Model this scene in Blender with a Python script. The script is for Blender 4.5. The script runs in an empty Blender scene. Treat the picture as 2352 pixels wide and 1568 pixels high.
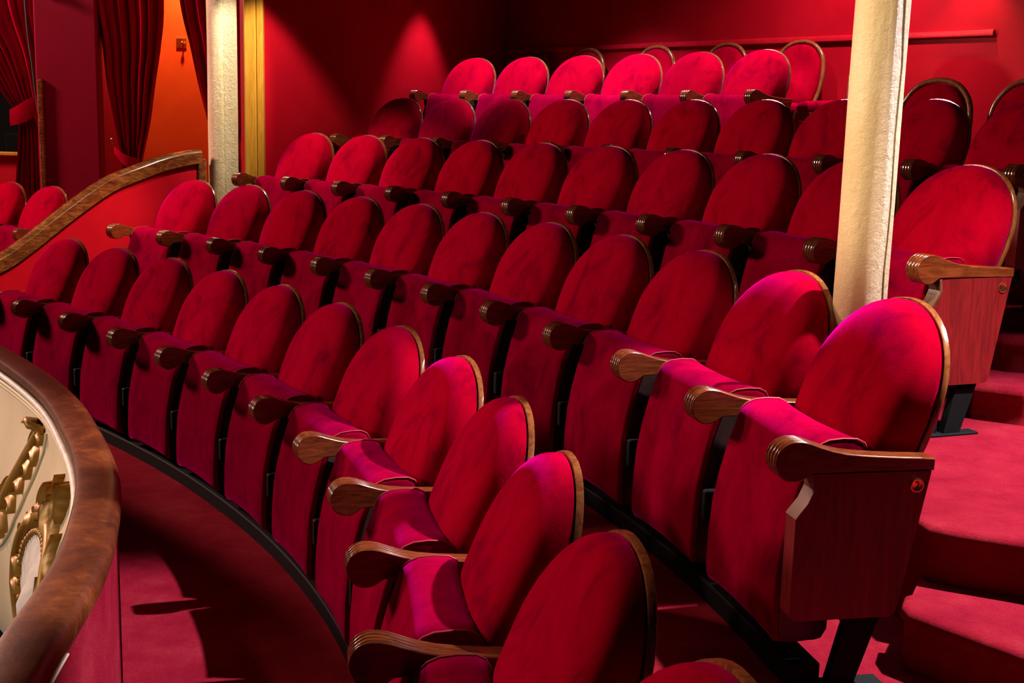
import bpy, math, random
from mathutils import Vector, Matrix, noise
random.seed(7)
sc = bpy.context.scene
COL = sc.collection

# ------------------------------------------------------------------ camera
FW = Vector((0.0, 0.98456, -0.175049)); UP = Vector((-0.026768, 0.174986, 0.984207)); RT = Vector((0.999642, 0.004686, 0.026355))
cd = bpy.data.cameras.new('camera'); cam = bpy.data.objects.new('camera', cd); COL.objects.link(cam)
cd.sensor_width = 36.0; cd.lens = 2811.2 / 2352 * 36; cd.clip_start = 0.05; cd.clip_end = 60
cam.matrix_world = Matrix(((RT.x, UP.x, -FW.x, 0), (RT.y, UP.y, -FW.y, 0), (RT.z, UP.z, -FW.z, 1.5584), (0, 0, 0, 1)))
sc.camera = cam

# ------------------------------------------------------------------ world, exposure
sc.view_settings.view_transform = 'Standard'; sc.view_settings.look = 'None'
sc.view_settings.exposure = 0.0; sc.view_settings.gamma = 1.0
try: sc.view_settings.use_curve_mapping = False
except Exception: pass
w = bpy.data.worlds.new('world'); sc.world = w; w.use_nodes = True
w.node_tree.nodes['Background'].inputs[0].default_value = (0.35, 0.4, 0.6, 1)
w.node_tree.nodes['Background'].inputs[1].default_value = 0.012

# ------------------------------------------------------------------ lights of the room and added fill spots
def spot(name, loc, aim, power, color, size=60, blend=0.5, rad=0.06):
    l = bpy.data.lights.new(name, 'SPOT'); l.energy = power; l.color = color
    l.spot_size = math.radians(size); l.spot_blend = blend; l.shadow_soft_size = rad
    o = bpy.data.objects.new(name, l); COL.objects.link(o); o.location = loc
    d = Vector(aim) - Vector(loc); o.rotation_euler = d.to_track_quat('-Z', 'Y').to_euler()
    return o
def area(name, loc, aim, power, color, sx, sy):
    l = bpy.data.lights.new(name, 'AREA'); l.energy = power; l.color = color; l.shape = 'RECTANGLE'; l.size = sx; l.size_y = sy
    o = bpy.data.objects.new(name, l); COL.objects.link(o); o.location = loc
    d = Vector(aim) - Vector(loc); o.rotation_euler = d.to_track_quat('-Z', 'Y').to_euler()
    return o
WARM = (1.0, 0.78, 0.5); WHITE = (1.0, 0.86, 0.86); AMBER = (1.0, 0.55, 0.18)
area('auditorium_glow', (-8.6, 8.6, 4.6), (0.3, 4.8, 0.7), 900, (1.0, 0.56, 0.44), 1.0, 1.0)
spot('front_row_fill', (-3.9, 5.0, 3.6), (0.35, 2.2, 0.75), 520, (1.0, 0.56, 0.38), 40, 0.9, 0.12)  # added fill to lift the nearest backrests, no known fixture
spot('aisle_downlight', (2.3, 3.1, 3.7), (1.75, 2.9, 0.5), 2100, (1.0, 0.84, 0.78), 56, 0.7, 0.05)
spot('walkway_downlight', (2.5, 3.7, 4.0), (-0.95, 3.0, 0.0), 2500, (1.0, 0.84, 0.90), 27, 0.5, 0.04)
spot('right_column_spot', (-1.6, 1.6, 3.4), (0.95, 3.35, 1.75), 800, (1.0, 0.77, 0.46), 20, 0.7, 0.05)
spot('left_column_spot', (-1.05, 7.95, 3.3), (-2.0, 8.45, 1.7), 260, (1.0, 0.88, 0.66), 26, 0.8, 0.04)
spot('partition_fill', (-0.9, 6.1, 3.6), (-2.75, 7.55, 0.85), 850, (1.0, 0.62, 0.42), 27, 0.8, 0.05)  # added fill to brighten the partition, stands for no known lamp
spot('tier_downlight', (-0.15, 8.85, 3.9), (0.4, 9.5, 1.5), 700, (1.0, 0.85, 1.0), 60, 0.7, 0.05)
spot('tier_downlight', (0.75, 8.05, 3.9), (1.3, 8.6, 1.5), 400, (1.0, 0.85, 1.0), 54, 0.7, 0.05)
spot('side_wall_downlight', (-0.52, 10.12, 2.85), (-0.68, 10.16, 1.2), 110, (1.0, 0.62, 0.75), 64, 0.7, 0.04)
spot('column_downlight', (-1.42, 7.95, 2.78), (-1.68, 8.3, 1.0), 135, (1.0, 0.84, 0.6), 92, 0.35, 0.04)
spot('box_wall_washer', (-2.75, 10.2, 3.1), (-2.75, 10.6, 1.5), 175, (1.0, 0.62, 0.22), 120, 0.8, 0.05)
spot('back_wall_washer', (2.0, 7.9, 3.5), (2.0, 8.6, 1.6), 270, (1.0, 0.66, 0.66), 110, 0.9, 0.05)
spot('box_fill', (-3.9, 8.5, 3.4), (-3.75, 9.9, 1.4), 35, (1.0, 0.62, 0.62), 80, 0.8, 0.05)  # added fill that lifts the pier and curtains of the box
spot('exit_wall_lamp', (2.83, 8.02, 2.75), (2.87, 8.05, 1.5), 34, (1.0, 0.55, 0.3), 80, 0.8, 0.01)
spot('balcony_front_light', (-4.5, 2.2, 1.6), (-1.6, 3.9, 0.3), 220, (1.0, 0.86, 0.7), 50, 0.5, 0.15)

# ------------------------------------------------------------------ materials
def newmat(name):
    m = bpy.data.materials.new(name); m.use_nodes = True
    nt = m.node_tree; return m, nt, nt.nodes['Principled BSDF']
def ramp(nt, fac, stops):
    r = nt.nodes.new('ShaderNodeValToRGB'); e = r.color_ramp.elements
    e[0].position, e[0].color = stops[0][0], (*stops[0][1], 1)
    e[1].position, e[1].color = stops[-1][0], (*stops[-1][1], 1)
    for p, c in stops[1:-1]:
        k = e.new(p); k.color = (*c, 1)
    nt.links.new(fac, r.inputs[0]); return r.outputs[0]
def tex(nt, scale, detail=4, rough=0.55, stretch=None, dist=0.0):
    tc = nt.nodes.new('ShaderNodeTexCoord'); mp = nt.nodes.new('ShaderNodeMapping')
    oi = nt.nodes.new('ShaderNodeObjectInfo'); mul = nt.nodes.new('ShaderNodeMath'); mul.operation = 'MULTIPLY'; mul.inputs[1].default_value = 37.0
    nt.links.new(oi.outputs['Random'], mul.inputs[0]); nt.links.new(mul.outputs[0], mp.inputs['Location'])
    if stretch: mp.inputs['Scale'].default_value = stretch
    n = nt.nodes.new('ShaderNodeTexNoise'); n.inputs['Scale'].default_value = scale; n.inputs['Detail'].default_value = detail
    n.inputs['Roughness'].default_value = rough; n.inputs['Distortion'].default_value = dist
    nt.links.new(tc.outputs['Object'], mp.inputs[0]); nt.links.new(mp.outputs[0], n.inputs[0]); return n.outputs[0]
def bump(nt, p, h, strength, dist=0.01):
    b = nt.nodes.new('ShaderNodeBump'); b.inputs['Strength'].default_value = strength; b.inputs['Distance'].default_value = dist
    nt.links.new(h, b.inputs['Height']); nt.links.new(b.outputs[0], p.inputs['Normal'])
def velvet(name, dark, base, light, sheen, sw=1.0, sr=0.35):
    m, nt, p = newmat(name)
    nt.links.new(ramp(nt, tex(nt, 7, 6, 0.7, (1, 1, 0.6), 0.6), [(0.30, dark), (0.48, base), (0.75, light)]), p.inputs['Base Color'])
    p.inputs['Roughness'].default_value = 0.85; p.inputs['Specular IOR Level'].default_value = 0.0
    p.inputs['Sheen Weight'].default_value = sw; p.inputs['Sheen Roughness'].default_value = sr
    p.inputs['Sheen Tint'].default_value = (*sheen, 1)
    bump(nt, p, tex(nt, 260, 3, 0.7), 0.35, 0.002)
    return m
M_VELVET = velvet('red_velvet', (0.13, 0.0, 0.009), (0.27, 0.0003, 0.0105), (0.35, 0.0008, 0.014), (0.75, 0.0, 0.36), 0.5)
M_VELVET_SEAT = velvet('crimson_seat_velvet', (0.09, 0.0, 0.010), (0.18, 0.0003, 0.014), (0.26, 0.0008, 0.020), (0.8, 0.0, 0.34), 0.35)
M_CURTAIN = velvet('curtain_velvet', (0.20, 0.0, 0.012), (0.27, 0.001, 0.014), (0.33, 0.002, 0.018), (0.8, 0.0, 0.08), 0.35)
def carpet(name):
    m, nt, p = newmat(name)
    nt.links.new(ramp(nt, tex(nt, 5, 8, 0.75), [(0.3, (0.26, 0.002, 0.014)), (0.52, (0.42, 0.014, 0.034)), (0.8, (0.58, 0.06, 0.075))]), p.inputs['Base Color'])
    p.inputs['Roughness'].default_value = 0.95; p.inputs['Specular IOR Level'].default_value = 0.05
    p.inputs['Sheen Weight'].default_value = 0.25; p.inputs['Sheen Tint'].default_value = (1, 0.05, 0.2, 1)
    bump(nt, p, tex(nt, 130, 5, 0.85), 1.0, 0.022)
    return m
M_CARPET = carpet('red_carpet')
def paint(name, c0, c1, rough=0.45, bs=0.15, scale=3, bscale=60):
    m, nt, p = newmat(name)
    nt.links.new(ramp(nt, tex(nt, scale, 6, 0.6), [(0.3, c0), (0.7, c1)]), p.inputs['Base Color'])
    p.inputs['Roughness'].default_value = rough; p.inputs['Specular IOR Level'].default_value = 0.12
    bump(nt, p, tex(nt, bscale, 5, 0.65), bs, 0.004)
    return m
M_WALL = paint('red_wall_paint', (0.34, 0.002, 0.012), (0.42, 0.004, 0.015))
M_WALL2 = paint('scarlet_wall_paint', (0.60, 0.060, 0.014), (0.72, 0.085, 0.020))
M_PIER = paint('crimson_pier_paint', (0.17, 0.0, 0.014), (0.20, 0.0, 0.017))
M_CREAM = paint('cream_paint', (0.74, 0.60, 0.40), (0.84, 0.72, 0.52), 0.35, 0.1, 4, 40)
def column_mat(name, ax):
    m, nt, p = newmat(name)
    nt.links.new(ramp(nt, tex(nt, 6, 8, 0.7, (1, 1, 0.3)), [(0.3, (0.66, 0.50, 0.27)), (0.55, (0.78, 0.64, 0.42)), (0.8, (0.84, 0.74, 0.54))]), p.inputs['Base Color'])
    p.inputs['Roughness'].default_value = 0.38
    tc = nt.nodes.new('ShaderNodeTexCoord'); sep = nt.nodes.new('ShaderNodeSeparateXYZ'); nt.links.new(tc.outputs['Object'], sep.inputs[0])
    mr = nt.nodes.new('ShaderNodeMapRange'); mr.inputs[1].default_value = -0.01; mr.inputs[2].default_value = 0.05; mr.inputs[3].default_value = 0.15; mr.inputs[4].default_value = 1
    nt.links.new(sep.outputs[ax], mr.inputs[0])
    mu = nt.nodes.new('ShaderNodeMath'); mu.operation = 'MULTIPLY'; nt.links.new(mr.outputs[0], mu.inputs[0]); nt.links.new(tex(nt, 34, 9, 0.75), mu.inputs[1])
    bump(nt, p, mu.outputs[0], 1.0, 0.05)
    return m
M_COLUMN = column_mat('flaking_cream_paint', 0)
def wood(name, dark, mid, light, rough=0.22, stretch=(1, 1, 1), scale=9, coat=0.5, bs=0.05):
    m, nt, p = newmat(name)
    f = tex(nt, scale, 7, 0.62, stretch, 1.4)
    nt.links.new(ramp(nt, f, [(0.28, dark), (0.5, mid), (0.74, light)]), p.inputs['Base Color'])
    p.inputs['Roughness'].default_value = rough; p.inputs['Coat Weight'].default_value = coat; p.inputs['Coat Roughness'].default_value = 0.12
    bump(nt, p, f, bs, 0.004)
    return m
M_ARM = wood('varnished_armrest_wood', (0.06, 0.012, 0.004), (0.13, 0.03, 0.009), (0.22, 0.062, 0.018), 0.2, (8, 0.9, 8))
M_RIM = wood('varnished_rim_wood', (0.10, 0.028, 0.008), (0.20, 0.065, 0.019), (0.29, 0.11, 0.034), 0.2, (5, 5, 1.2))
M_PANEL = wood('red_stained_panel_wood', (0.07, 0.0015, 0.004), (0.14, 0.004, 0.006), (0.20, 0.008, 0.007), 0.45, (9, 9, 0.9), 5, 0.05, 0.12)
M_PLY = wood('laminated_panel_edge_wood', (0.03, 0.012, 0.006), (0.10, 0.052, 0.028), (0.19, 0.11, 0.06), 0.3, (60, 3, 1), 8, 0.2)
M_DARKWOOD = wood('dark_seat_board_wood', (0.012, 0.006, 0.006), (0.03, 0.01, 0.009), (0.05, 0.016, 0.012), 0.5, (1, 1, 1), 9, 0.1)
M_RAIL, nt_, p_ = newmat('worn_mahogany_rail_wood')
f1 = tex(nt_, 5, 10, 0.78, (1, 1, 1), 0.3)
c1 = ramp(nt_, f1, [(0.34, (0.028, 0.006, 0.002)), (0.50, (0.085, 0.020, 0.004)), (0.58, (0.14, 0.038, 0.008)), (0.72, (0.26, 0.10, 0.035))])
f2 = tex(nt_, 28, 8, 0.85, (1, 1, 1), 0.0)
mx = nt_.nodes.new('ShaderNodeMix'); mx.data_type = 'RGBA'
k_ = ramp(nt_, f2, [(0.62, (0, 0, 0)), (0.72, (1, 1, 1))]); nt_.links.new(k_, mx.inputs[0]); nt_.links.new(c1, mx.inputs[6]); mx.inputs[7].default_value = (0.50, 0.22, 0.12, 1)
nt_.links.new(mx.outputs[2], p_.inputs['Base Color']); p_.inputs['Roughness'].default_value = 0.34; p_.inputs['Coat Weight'].default_value = 0.2; p_.inputs['Coat Roughness'].default_value = 0.2
bump(nt_, p_, f2, 0.25, 0.004)
M_CAP = wood('dark_oak_handrail_wood', (0.03, 0.009, 0.004), (0.11, 0.038, 0.010), (0.26, 0.11, 0.028), 0.2, (1, 1, 4), 11, 0.6, 0.1)
M_OAK = wood('yellow_oak_wood', (0.32, 0.14, 0.012), (0.44, 0.21, 0.02), (0.54, 0.28, 0.035), 0.4, (12, 12, 0.7), 6, 0.1, 0.05)
def plain(name, c, rough=0.5, metal=0.0, spec=0.5):
    m, nt, p = newmat(name)
    nt.links.new(ramp(nt, tex(nt, 20, 4, 0.6), [(0.3, tuple(x * 0.8 for x in c)), (0.7, tuple(x * 1.15 for x in c))]), p.inputs['Base Color'])
    p.inputs['Roughness'].default_value = rough; p.inputs['Metallic'].default_value = metal; p.inputs['Specular IOR Level'].default_value = spec
    return m
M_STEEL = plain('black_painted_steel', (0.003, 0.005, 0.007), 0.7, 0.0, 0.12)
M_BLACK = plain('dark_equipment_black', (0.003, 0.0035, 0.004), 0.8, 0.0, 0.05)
M_BRASS = plain('brass', (0.75, 0.42, 0.12), 0.28, 1.0)
M_GILT = plain('gilded_plaster', (0.42, 0.21, 0.035), 0.45, 0.25)
M_INK = plain('black_ink', (0.01, 0.008, 0.008), 0.6)
M_LABEL = plain('white_label', (0.5, 0.47, 0.42), 0.6)
M_REDMOULD = plain('red_painted_moulding', (0.50, 0.006, 0.02), 0.35)
M_PALE = plain('pale_plaster', (0.8, 0.74, 0.68), 0.5)  # pale plaster of the medallion and top bead
M_CORD = plain('grey_rubber_cord', (0.03, 0.035, 0.035), 0.5)
M_PIPING = plain('dark_red_piping', (0.30, 0.001, 0.014), 0.7)

# ------------------------------------------------------------------ mesh helpers
class MB:
    def __init__(s): s.v = []; s.f = []
    def add(s, vs, fs):
        o = len(s.v); s.v += [tuple(p) for p in vs]; s.f += [tuple(i + o for i in f) for f in fs]; return s
    def box(s, c, d, rz=0, bev=0.0):
        cx, cy, cz = c; hx, hy, hz = d[0] / 2, d[1] / 2, d[2] / 2
        b = min(bev, hx * .9, hy * .9, hz * .9)
        vs = []; fs = []
        if b <= 0:
            base = [(-hx, -hy, -hz), (hx, -hy, -hz), (hx, hy, -hz), (-hx, hy, -hz), (-hx, -hy, hz), (hx, -hy, hz), (hx, hy, hz), (-hx, hy, hz)]
            fs = [(0, 3, 2, 1), (4, 5, 6, 7), (0, 1, 5, 4), (1, 2, 6, 5), (2, 3, 7, 6), (3, 0, 4, 7)]
        else:
            base = []
            for (z, i) in ((-hz, b), (-hz + b, 0), (hz - b, 0), (hz, b)):
                x, y = hx - i, hy - i; c_ = b if i == 0 else b * .5
                base += [(-x + c_, -y, z), (x - c_, -y, z), (x, -y + c_, z), (x, y - c_, z), (x - c_, y, z), (-x + c_, y, z), (-x, y - c_, z), (-x, -y + c_, z)]
            for r in range(3):
                for k in range(8):
                    fs.append((r * 8 + k, r * 8 + (k + 1) % 8, (r + 1) * 8 + (k + 1) % 8, (r + 1) * 8 + k))
            fs.append(tuple(range(7, -1, -1))); fs.append(tuple(range(24, 32)))
        ca, sa = math.cos(rz), math.sin(rz)
        vs = [(cx + x * ca - y * sa, cy + x * sa + y * ca, cz + z) for x, y, z in base]
        return s.add(vs, fs)
    def prism(s, prof, x0, x1, axis='x'):
        n = len(prof); vs = [(x0, a, b) for a, b in prof] + [(x1, a, b) for a, b in prof]
        fs = [(i, (i + 1) % n, n + (i + 1) % n, n + i) for i in range(n)] + [tuple(range(n - 1, -1, -1)), tuple(range(n, 2 * n))]
        return s.add(vs, fs)
    def loft(s, rings, closed=True, caps=True):
        n = len(rings[0]); vs = [p for r in rings for p in r]; fs = []
        for i in range(len(rings) - 1):
            for k in range(n if closed else n - 1):
                fs.append((i * n + k, i * n + (k + 1) % n, (i + 1) * n + (k + 1) % n, (i + 1) * n + k))
        if caps: fs += [tuple(range(n - 1, -1, -1)), tuple(range((len(rings) - 1) * n, len(rings) * n))]
        return s.add(vs, fs)
    def tube(s, pts, r, n=10, caps=True):
        pts = [Vector(p) for p in pts]; rings = []
        rs = r if isinstance(r, (list, tuple)) else [r] * len(pts)
        up = None
        for i, p in enumerate(pts):
            t = (pts[min(i + 1, len(pts) - 1)] - pts[max(i - 1, 0)]).normalized()
            if up is None: up = Vector((0, 0, 1)) if abs(t.z) < .9 else Vector((1, 0, 0))
            a = t.cross(up).normalized(); up = a.cross(t).normalized()
            rings.append([p + a * math.cos(2 * math.pi * k / n) * rs[i] + up * math.sin(2 * math.pi * k / n) * rs[i] for k in range(n)])
        return s.loft(rings, True, caps)
    def ball(s, c, r, n=12, m=8, sc3=(1, 1, 1)):
        rings = []
        for j in range(1, m):
            a = math.pi * j / m
            rings.append([(c[0] + sc3[0] * r * math.sin(a) * math.cos(2 * math.pi * k / n), c[1] + sc3[1] * r * math.sin(a) * math.sin(2 * math.pi * k / n), c[2] - sc3[2] * r * math.cos(a)) for k in range(n)])
        return s.loft(rings, True, True)
    def grid(s, rows, closed=False):
        n = len(rows[0]); vs = [p for r in rows for p in r]; fs = []
        for i in range(len(rows) - 1):
            for k in range(n - 1 if not closed else n):
                fs.append((i * n + k, i * n + (k + 1) % n, (i + 1) * n + (k + 1) % n, (i + 1) * n + k))
        return s.add(vs, fs)
    def build(s, name, mat, parent=None, smooth=40, tri=False, capsharp=False):
        me = bpy.data.meshes.new(name); me.from_pydata(s.v, [], s.f)
        import bmesh
        bm = bmesh.new(); bm.from_mesh(me); bmesh.ops.remove_doubles(bm, verts=bm.verts, dist=1e-6)
        if tri: bmesh.ops.triangulate(bm, faces=[f for f in bm.faces if len(f.verts) > 4])
        bmesh.ops.recalc_face_normals(bm, faces=bm.faces)
        ang = math.radians(smooth)
        for f in bm.faces: f.smooth = smooth > 0
        for e in bm.edges:
            if len(e.link_faces) == 2 and (e.calc_face_angle(0) > ang or (capsharp and max(len(f.verts) for f in e.link_faces) > 12)): e.smooth = False
        bm.to_mesh(me); bm.free()
        me.materials.append(mat)
        o = bpy.data.objects.new(name, me); COL.objects.link(o)
        if parent: o.parent = parent
        return o
def empty(name, loc=(0, 0, 0), rz=0.0):
    o = bpy.data.objects.new(name, None); COL.objects.link(o); o.location = loc; o.rotation_euler = (0, 0, rz); o.empty_display_size = .1; return o
def tag(o, label=None, cat=None, group=None, kind=None):
    if label: o['label'] = label
    if cat: o['category'] = cat
    if group: o['group'] = group
    if kind: o['kind'] = kind
    return o
def catmull(P, n):
    P = [Vector(p) for p in P]; P = [P[0] * 2 - P[1]] + P + [P[-1] * 2 - P[-2]]; out = []
    for i in range(1, len(P) - 2):
        for k in range(n):
            t = k / n; a, b, c, d = P[i - 1], P[i], P[i + 1], P[i + 2]
            out.append(0.5 * ((2 * b) + (c - a) * t + (2 * a - 5 * b + 4 * c - d) * t * t + (3 * b - a - 3 * c + d) * t ** 3))
    out.append(P[-2]); return out

# ------------------------------------------------------------------ plan of the rows (hinge line of every armrest: x, y, heading)
ROWS = {
 'A': [(-2.70, 6.94, -42.0), (-2.302, 6.55, -43.7), (-1.904, 6.153, -46.1), (-1.525, 5.739, -49.1), (-1.17, 5.304, -52.6), (-0.845, 4.846, -56.6), (-0.55, 4.365, -61.2), (-0.293, 3.85, -66.2), (-0.098, 3.325, -72.0), (0.027, 2.78, -77.0), (0.107, 2.255, -80.5), (0.198, 1.725, -81.5), (0.30, 1.19, -82.0)],
 'B': [(-2.239, 7.833, -39.6), (-1.815, 7.465, -42.4), (-1.411, 7.075, -45.4), (-1.027, 6.665, -48.6), (-0.668, 6.233, -51.8), (-0.334, 5.782, -55.2), (-0.028, 5.311, -58.8), (0.247, 4.821, -62.5), (0.49, 4.315, -66.3), (0.697, 3.793, -70.3), (0.862, 3.258, -74.4), (0.982, 2.712, -78.6)],
 'C': [(-1.603, 8.499, -42.4), (-1.196, 8.113, -44.5), (-0.803, 7.711, -46.7), (-0.426, 7.295, -49.0), (-0.067, 6.863, -51.5), (0.273, 6.416, -54.1), (0.592, 5.954, -56.7), (0.888, 5.477, -59.6), (1.16, 4.986, -62.5), (1.407, 4.481, -65.5), (1.625, 3.964, -68.7)],
 'D': [(-1.106, 9.499, -40.9), (-0.689, 9.122, -43.2), (-0.288, 8.73, -45.5), (0.097, 8.321, -47.8), (0.466, 7.897, -50.1), (0.818, 7.46, -52.3), (1.152, 7.009, -54.5), (1.469, 6.545, -56.7), (1.769, 6.07, -58.9), (2.05, 5.584, -61.0), (2.314, 5.088, -63.1)],
 'E': [(-0.6, 10.323, -38.7), (-0.17, 9.961, -41.4), (0.243, 9.58, -44.0), (0.638, 9.182, -46.4), (1.017, 8.767, -48.7), (1.379, 8.338, -50.9), (1.726, 7.896, -52.9)],
 'L': [(-4.16, 9.62, -36.0), (-3.68, 9.25, -39.0), (-3.24, 8.87, -42.0)],
}
FLOOR = {'A': 0.0, 'B': 0.295, 'C': 0.598, 'D': 0.861, 'E': 1.212, 'L': 0.15}
KZ = 0.553          # armrest knob height above its floor
def nrm(h): h = math.radians(h); return Vector((-math.sin(h), math.cos(h)))
def tan_(h): h = math.radians(h); return Vector((math.cos(h), math.sin(h)))

# ------------------------------------------------------------------ structure: stepped floors
def offs(row, d): return [Vector((x, y)) + nrm(h) * d for x, y, h in ROWS[row]]
FAR = [(4.6, 2.0), (4.6, 6.6), (3.9, 7.08), (-0.10, 11.44), (-1.76, 8.66)]
def slab(name, front, rest, z, z0, m=M_CARPET):
    """front: nosing polyline; rest: remaining outline; rounded nosing"""
    front = [Vector(p[:2]) for p in front]; rest = [Vector(p) for p in rest]
    n = len(front); dirs = []
    for i in range(n):
        t = (front[min(i + 1, n - 1)] - front[max(i - 1, 0)]).normalized(); dirs.append(Vector((-t.y, t.x)))
    prof = [(0.012, z0), (0.012, z - 0.05), (0.0, z - 0.035), (0.0, z - 0.018), (0.006, z - 0.006), (0.02, z)]
    mb = MB(); rows = [[(front[i] + dirs[i] * o).to_3d() + Vector((0, 0, zz)) for i in range(n)] for o, zz in prof]
    mb.grid(rows)
    top = rows[-1] + [(p.x, p.y, z) for p in rest]
    mb.add(top, [tuple(range(len(top)))])
    loop = [rows[0][-1]] + [Vector((p.x, p.y, z0)) for p in rest] + [rows[0][0]]
    topl = [rows[-1][-1]] + [Vector((p.x, p.y, z)) for p in rest] + [rows[-1][0]]
    mb.grid([loop, topl])
    o = mb.build(name, m, None, 50, True); tag(o, kind='structure'); return o
def smooth2(P, n=5): return [p.to_2d() for p in catmull([Vector((p[0], p[1], 0)) for p in P], n)]
# ground tier
mb = MB(); gp = [(-0.9, -1.2), (-0.82, 1.0), (-0.86, 1.9), (-0.97, 2.55), (-1.10, 3.0), (-1.32, 3.5), (-1.62, 4.05), (-2.05, 4.62), (-3.2, 5.9), (-4.4, 7.2), (-3.0, 8.4), (-1.7, 7.4), (0.5, 4.9), (1.3, 2.6), (4.6, 2.0), (4.6, -1.2)]
mb.add([(x, y, 0.0) for x, y in gp] + [(x, y, -0.25) for x, y in gp], [tuple(range(len(gp))), tuple(range(2 * len(gp) - 1, len(gp) - 1, -1))] + [(i, (i + 1) % len(gp), len(gp) + (i + 1) % len(gp), len(gp) + i) for i in range(len(gp))])
tag(mb.build('floor', M_CARPET, None, 30, True), kind='structure')
FB = [Vector((-2.62, 7.62))] + offs('A', 0.17)[1:] + [Vector((0.50, 0.6)), Vector((0.58, -0.2))]
slab('floor_tier', smooth2(FB), [(4.6, -0.2)] + FAR + [(-2.10, 8.32)], FLOOR['B'], 0.0)
fc = offs('B', 0.13)
FC = [Vector((-1.95, 8.42))] + smooth2(fc[1:-1] + [Vector((1.045, 2.99))], 5) + [Vector((1.055, 2.935)), Vector((1.12, 2.90)), Vector((1.25, 2.84)), Vector((1.8, 2.57)), Vector((2.4, 2.3)), Vector((4.6, 1.4))]
slab('floor_tier', FC, FAR, FLOOR['C'], FLOOR['B'])
slab('floor_step', [(0.98, 2.86), (0.955, 2.80), (0.955, 2.745), (1.139, 2.525), (1.5, 2.1), (1.95, 1.55), (2.4, 1.0)], [(4.6, 1.0), (4.6, 1.6), (2.4, 2.45), (1.25, 2.98), (1.08, 3.02)], 0.447, FLOOR['B'])
FD = smooth2([Vector((-1.48, 9.12))] + offs('C', 0.17)[:-1] + [Vector((1.76, 4.30))], 5) + [Vector((1.80, 4.29)), Vector((1.95, 4.25)), Vector((2.5, 4.02)), Vector((4.6, 3.2))]
slab('floor_tier', FD, FAR[1:] + [], FLOOR['D'], FLOOR['C'])
slab('floor_step', [(1.585, 4.105), (1.734, 4.022), (2.4, 3.66), (4.4, 2.6)], [(4.6, 3.4), (2.5, 4.2), (1.80, 4.42), (1.66, 4.45)], 0.73, FLOOR['C'])
FE = smooth2([Vector((-1.02, 9.93))] + offs('D', 0.30)[:8], 5)
FE2 = [p for p in FE] + [Vector((1.98, 6.95)), Vector((2.30, 7.25)), Vector((2.62, 7.60))]
slab('floor_tier', FE2, [(2.9, 8.14), (-0.10, 11.44), (-0.98, 9.97)], FLOOR['E'], FLOOR['D'])

# walls
def wallseg(name, a, b, z0, z1, th, m, side=1):
    a = Vector(a); b = Vector(b); t = (b - a).normalized(); n = Vector((-t.y, t.x)) * side
    c = (a + b) / 2 + n * th / 2; mb = MB().box((c.x, c.y, (z0 + z1) / 2), ((b - a).length, th, z1 - z0), math.atan2(t.y, t.x))
    return tag(mb.build(name, m, None, 20), kind='structure')
WC = Vector((-0.134, 11.448)); WD = Vector((0.67545, -0.7374)); WN = Vector((0.7374, 0.67545))
wallseg('wall_back', WC, WC + WD * 6.6, 0.5, 4.2, 0.2, M_WALL)
wallseg('wall_side', (-1.77, 8.62), WC, 0.3, 4.2, 0.2, M_WALL)
r0 = WC + WD * 0.05; r1 = Vector((3.014, 8.012))
c = (r0 + r1) / 2 - WN * 0.014
mb = MB(); L = (r1 - r0).length
prof = [(-.014, -.022), (.006, -.022), (.012, -.016), (.014, 0), (.010, .016), (.004, .02), (-.014, .02)]
ang = math.atan2(WD.y, WD.x)
tmp = MB().prism([(-a, b) for a, b in prof], -L / 2, L / 2)
ca, sa = math.cos(ang), math.sin(ang)
mb.add([(c.x + x * ca - y * sa, c.y + x * sa + y * ca, 2.207 + z) for x, y, z in tmp.v], tmp.f)
tag(mb.build('trim_1', M_REDMOULD, None, 30), kind='structure')

# left box: scarlet wall with a window opening, crimson pier, door casing
YW = 10.62
mb = MB()
for (x0, x1, z0, z1) in ((-7.5, -4.15, -0.2, 1.18), (-7.5, -4.15, 3.0, 4.2), (-4.15, -3.75, -0.2, 4.2)):
    mb.box(((x0 + x1) / 2, YW + .1, (z0 + z1) / 2), (x1 - x0, .2, z1 - z0))
tag(mb.build('wall_left', M_WALL, None, 20), kind='structure')
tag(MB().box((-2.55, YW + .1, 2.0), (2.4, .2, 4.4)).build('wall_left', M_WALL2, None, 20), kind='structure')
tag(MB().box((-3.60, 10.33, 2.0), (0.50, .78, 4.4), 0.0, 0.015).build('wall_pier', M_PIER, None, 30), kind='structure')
tag(MB().box((-5.8, YW - .02, 1.19), (3.3, .07, .035), 0, .008).build('trim_2', M_OAK, None, 30), kind='structure')
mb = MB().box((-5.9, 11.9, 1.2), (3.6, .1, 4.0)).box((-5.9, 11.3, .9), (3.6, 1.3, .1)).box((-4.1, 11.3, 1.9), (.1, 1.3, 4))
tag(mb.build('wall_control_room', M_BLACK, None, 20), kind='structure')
# box floor beyond the partition
mb = MB(); bp = [(-3.25, 7.2), (-2.28, 8.36), (-2.0, 8.75), (-1.65, 8.9), (-1.5, 10.6), (-7.5, 10.6), (-7.5, 7.6), (-4.4, 7.2)]
mb.add([(x, y, .15) for x, y in bp] + [(x, y, -.1) for x, y in bp], [tuple(range(8)), tuple(range(15, 7, -1))] + [(i, (i + 1) % 8, 8 + (i + 1) % 8, 8 + i) for i in range(8)])
tag(mb.build('floor_left_box', M_CARPET, None, 20, True), kind='structure')

# door casing in yellow oak
cs = empty('door_casing', (-1.83, 8.60, 0.3)); tag(cs, 'yellow oak door casing between the white-lit left column and the red side wall', 'door casing')
MB().box((-.014, -.0, 1.75), (.083, .07, 3.5), 0, .008).build('casing_board', M_OAK, cs, 30)
MB().box((.052, .004, 1.75), (.046, .06, 3.5), 0, .006).build('casing_return', M_OAK, cs, 30)

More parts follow.
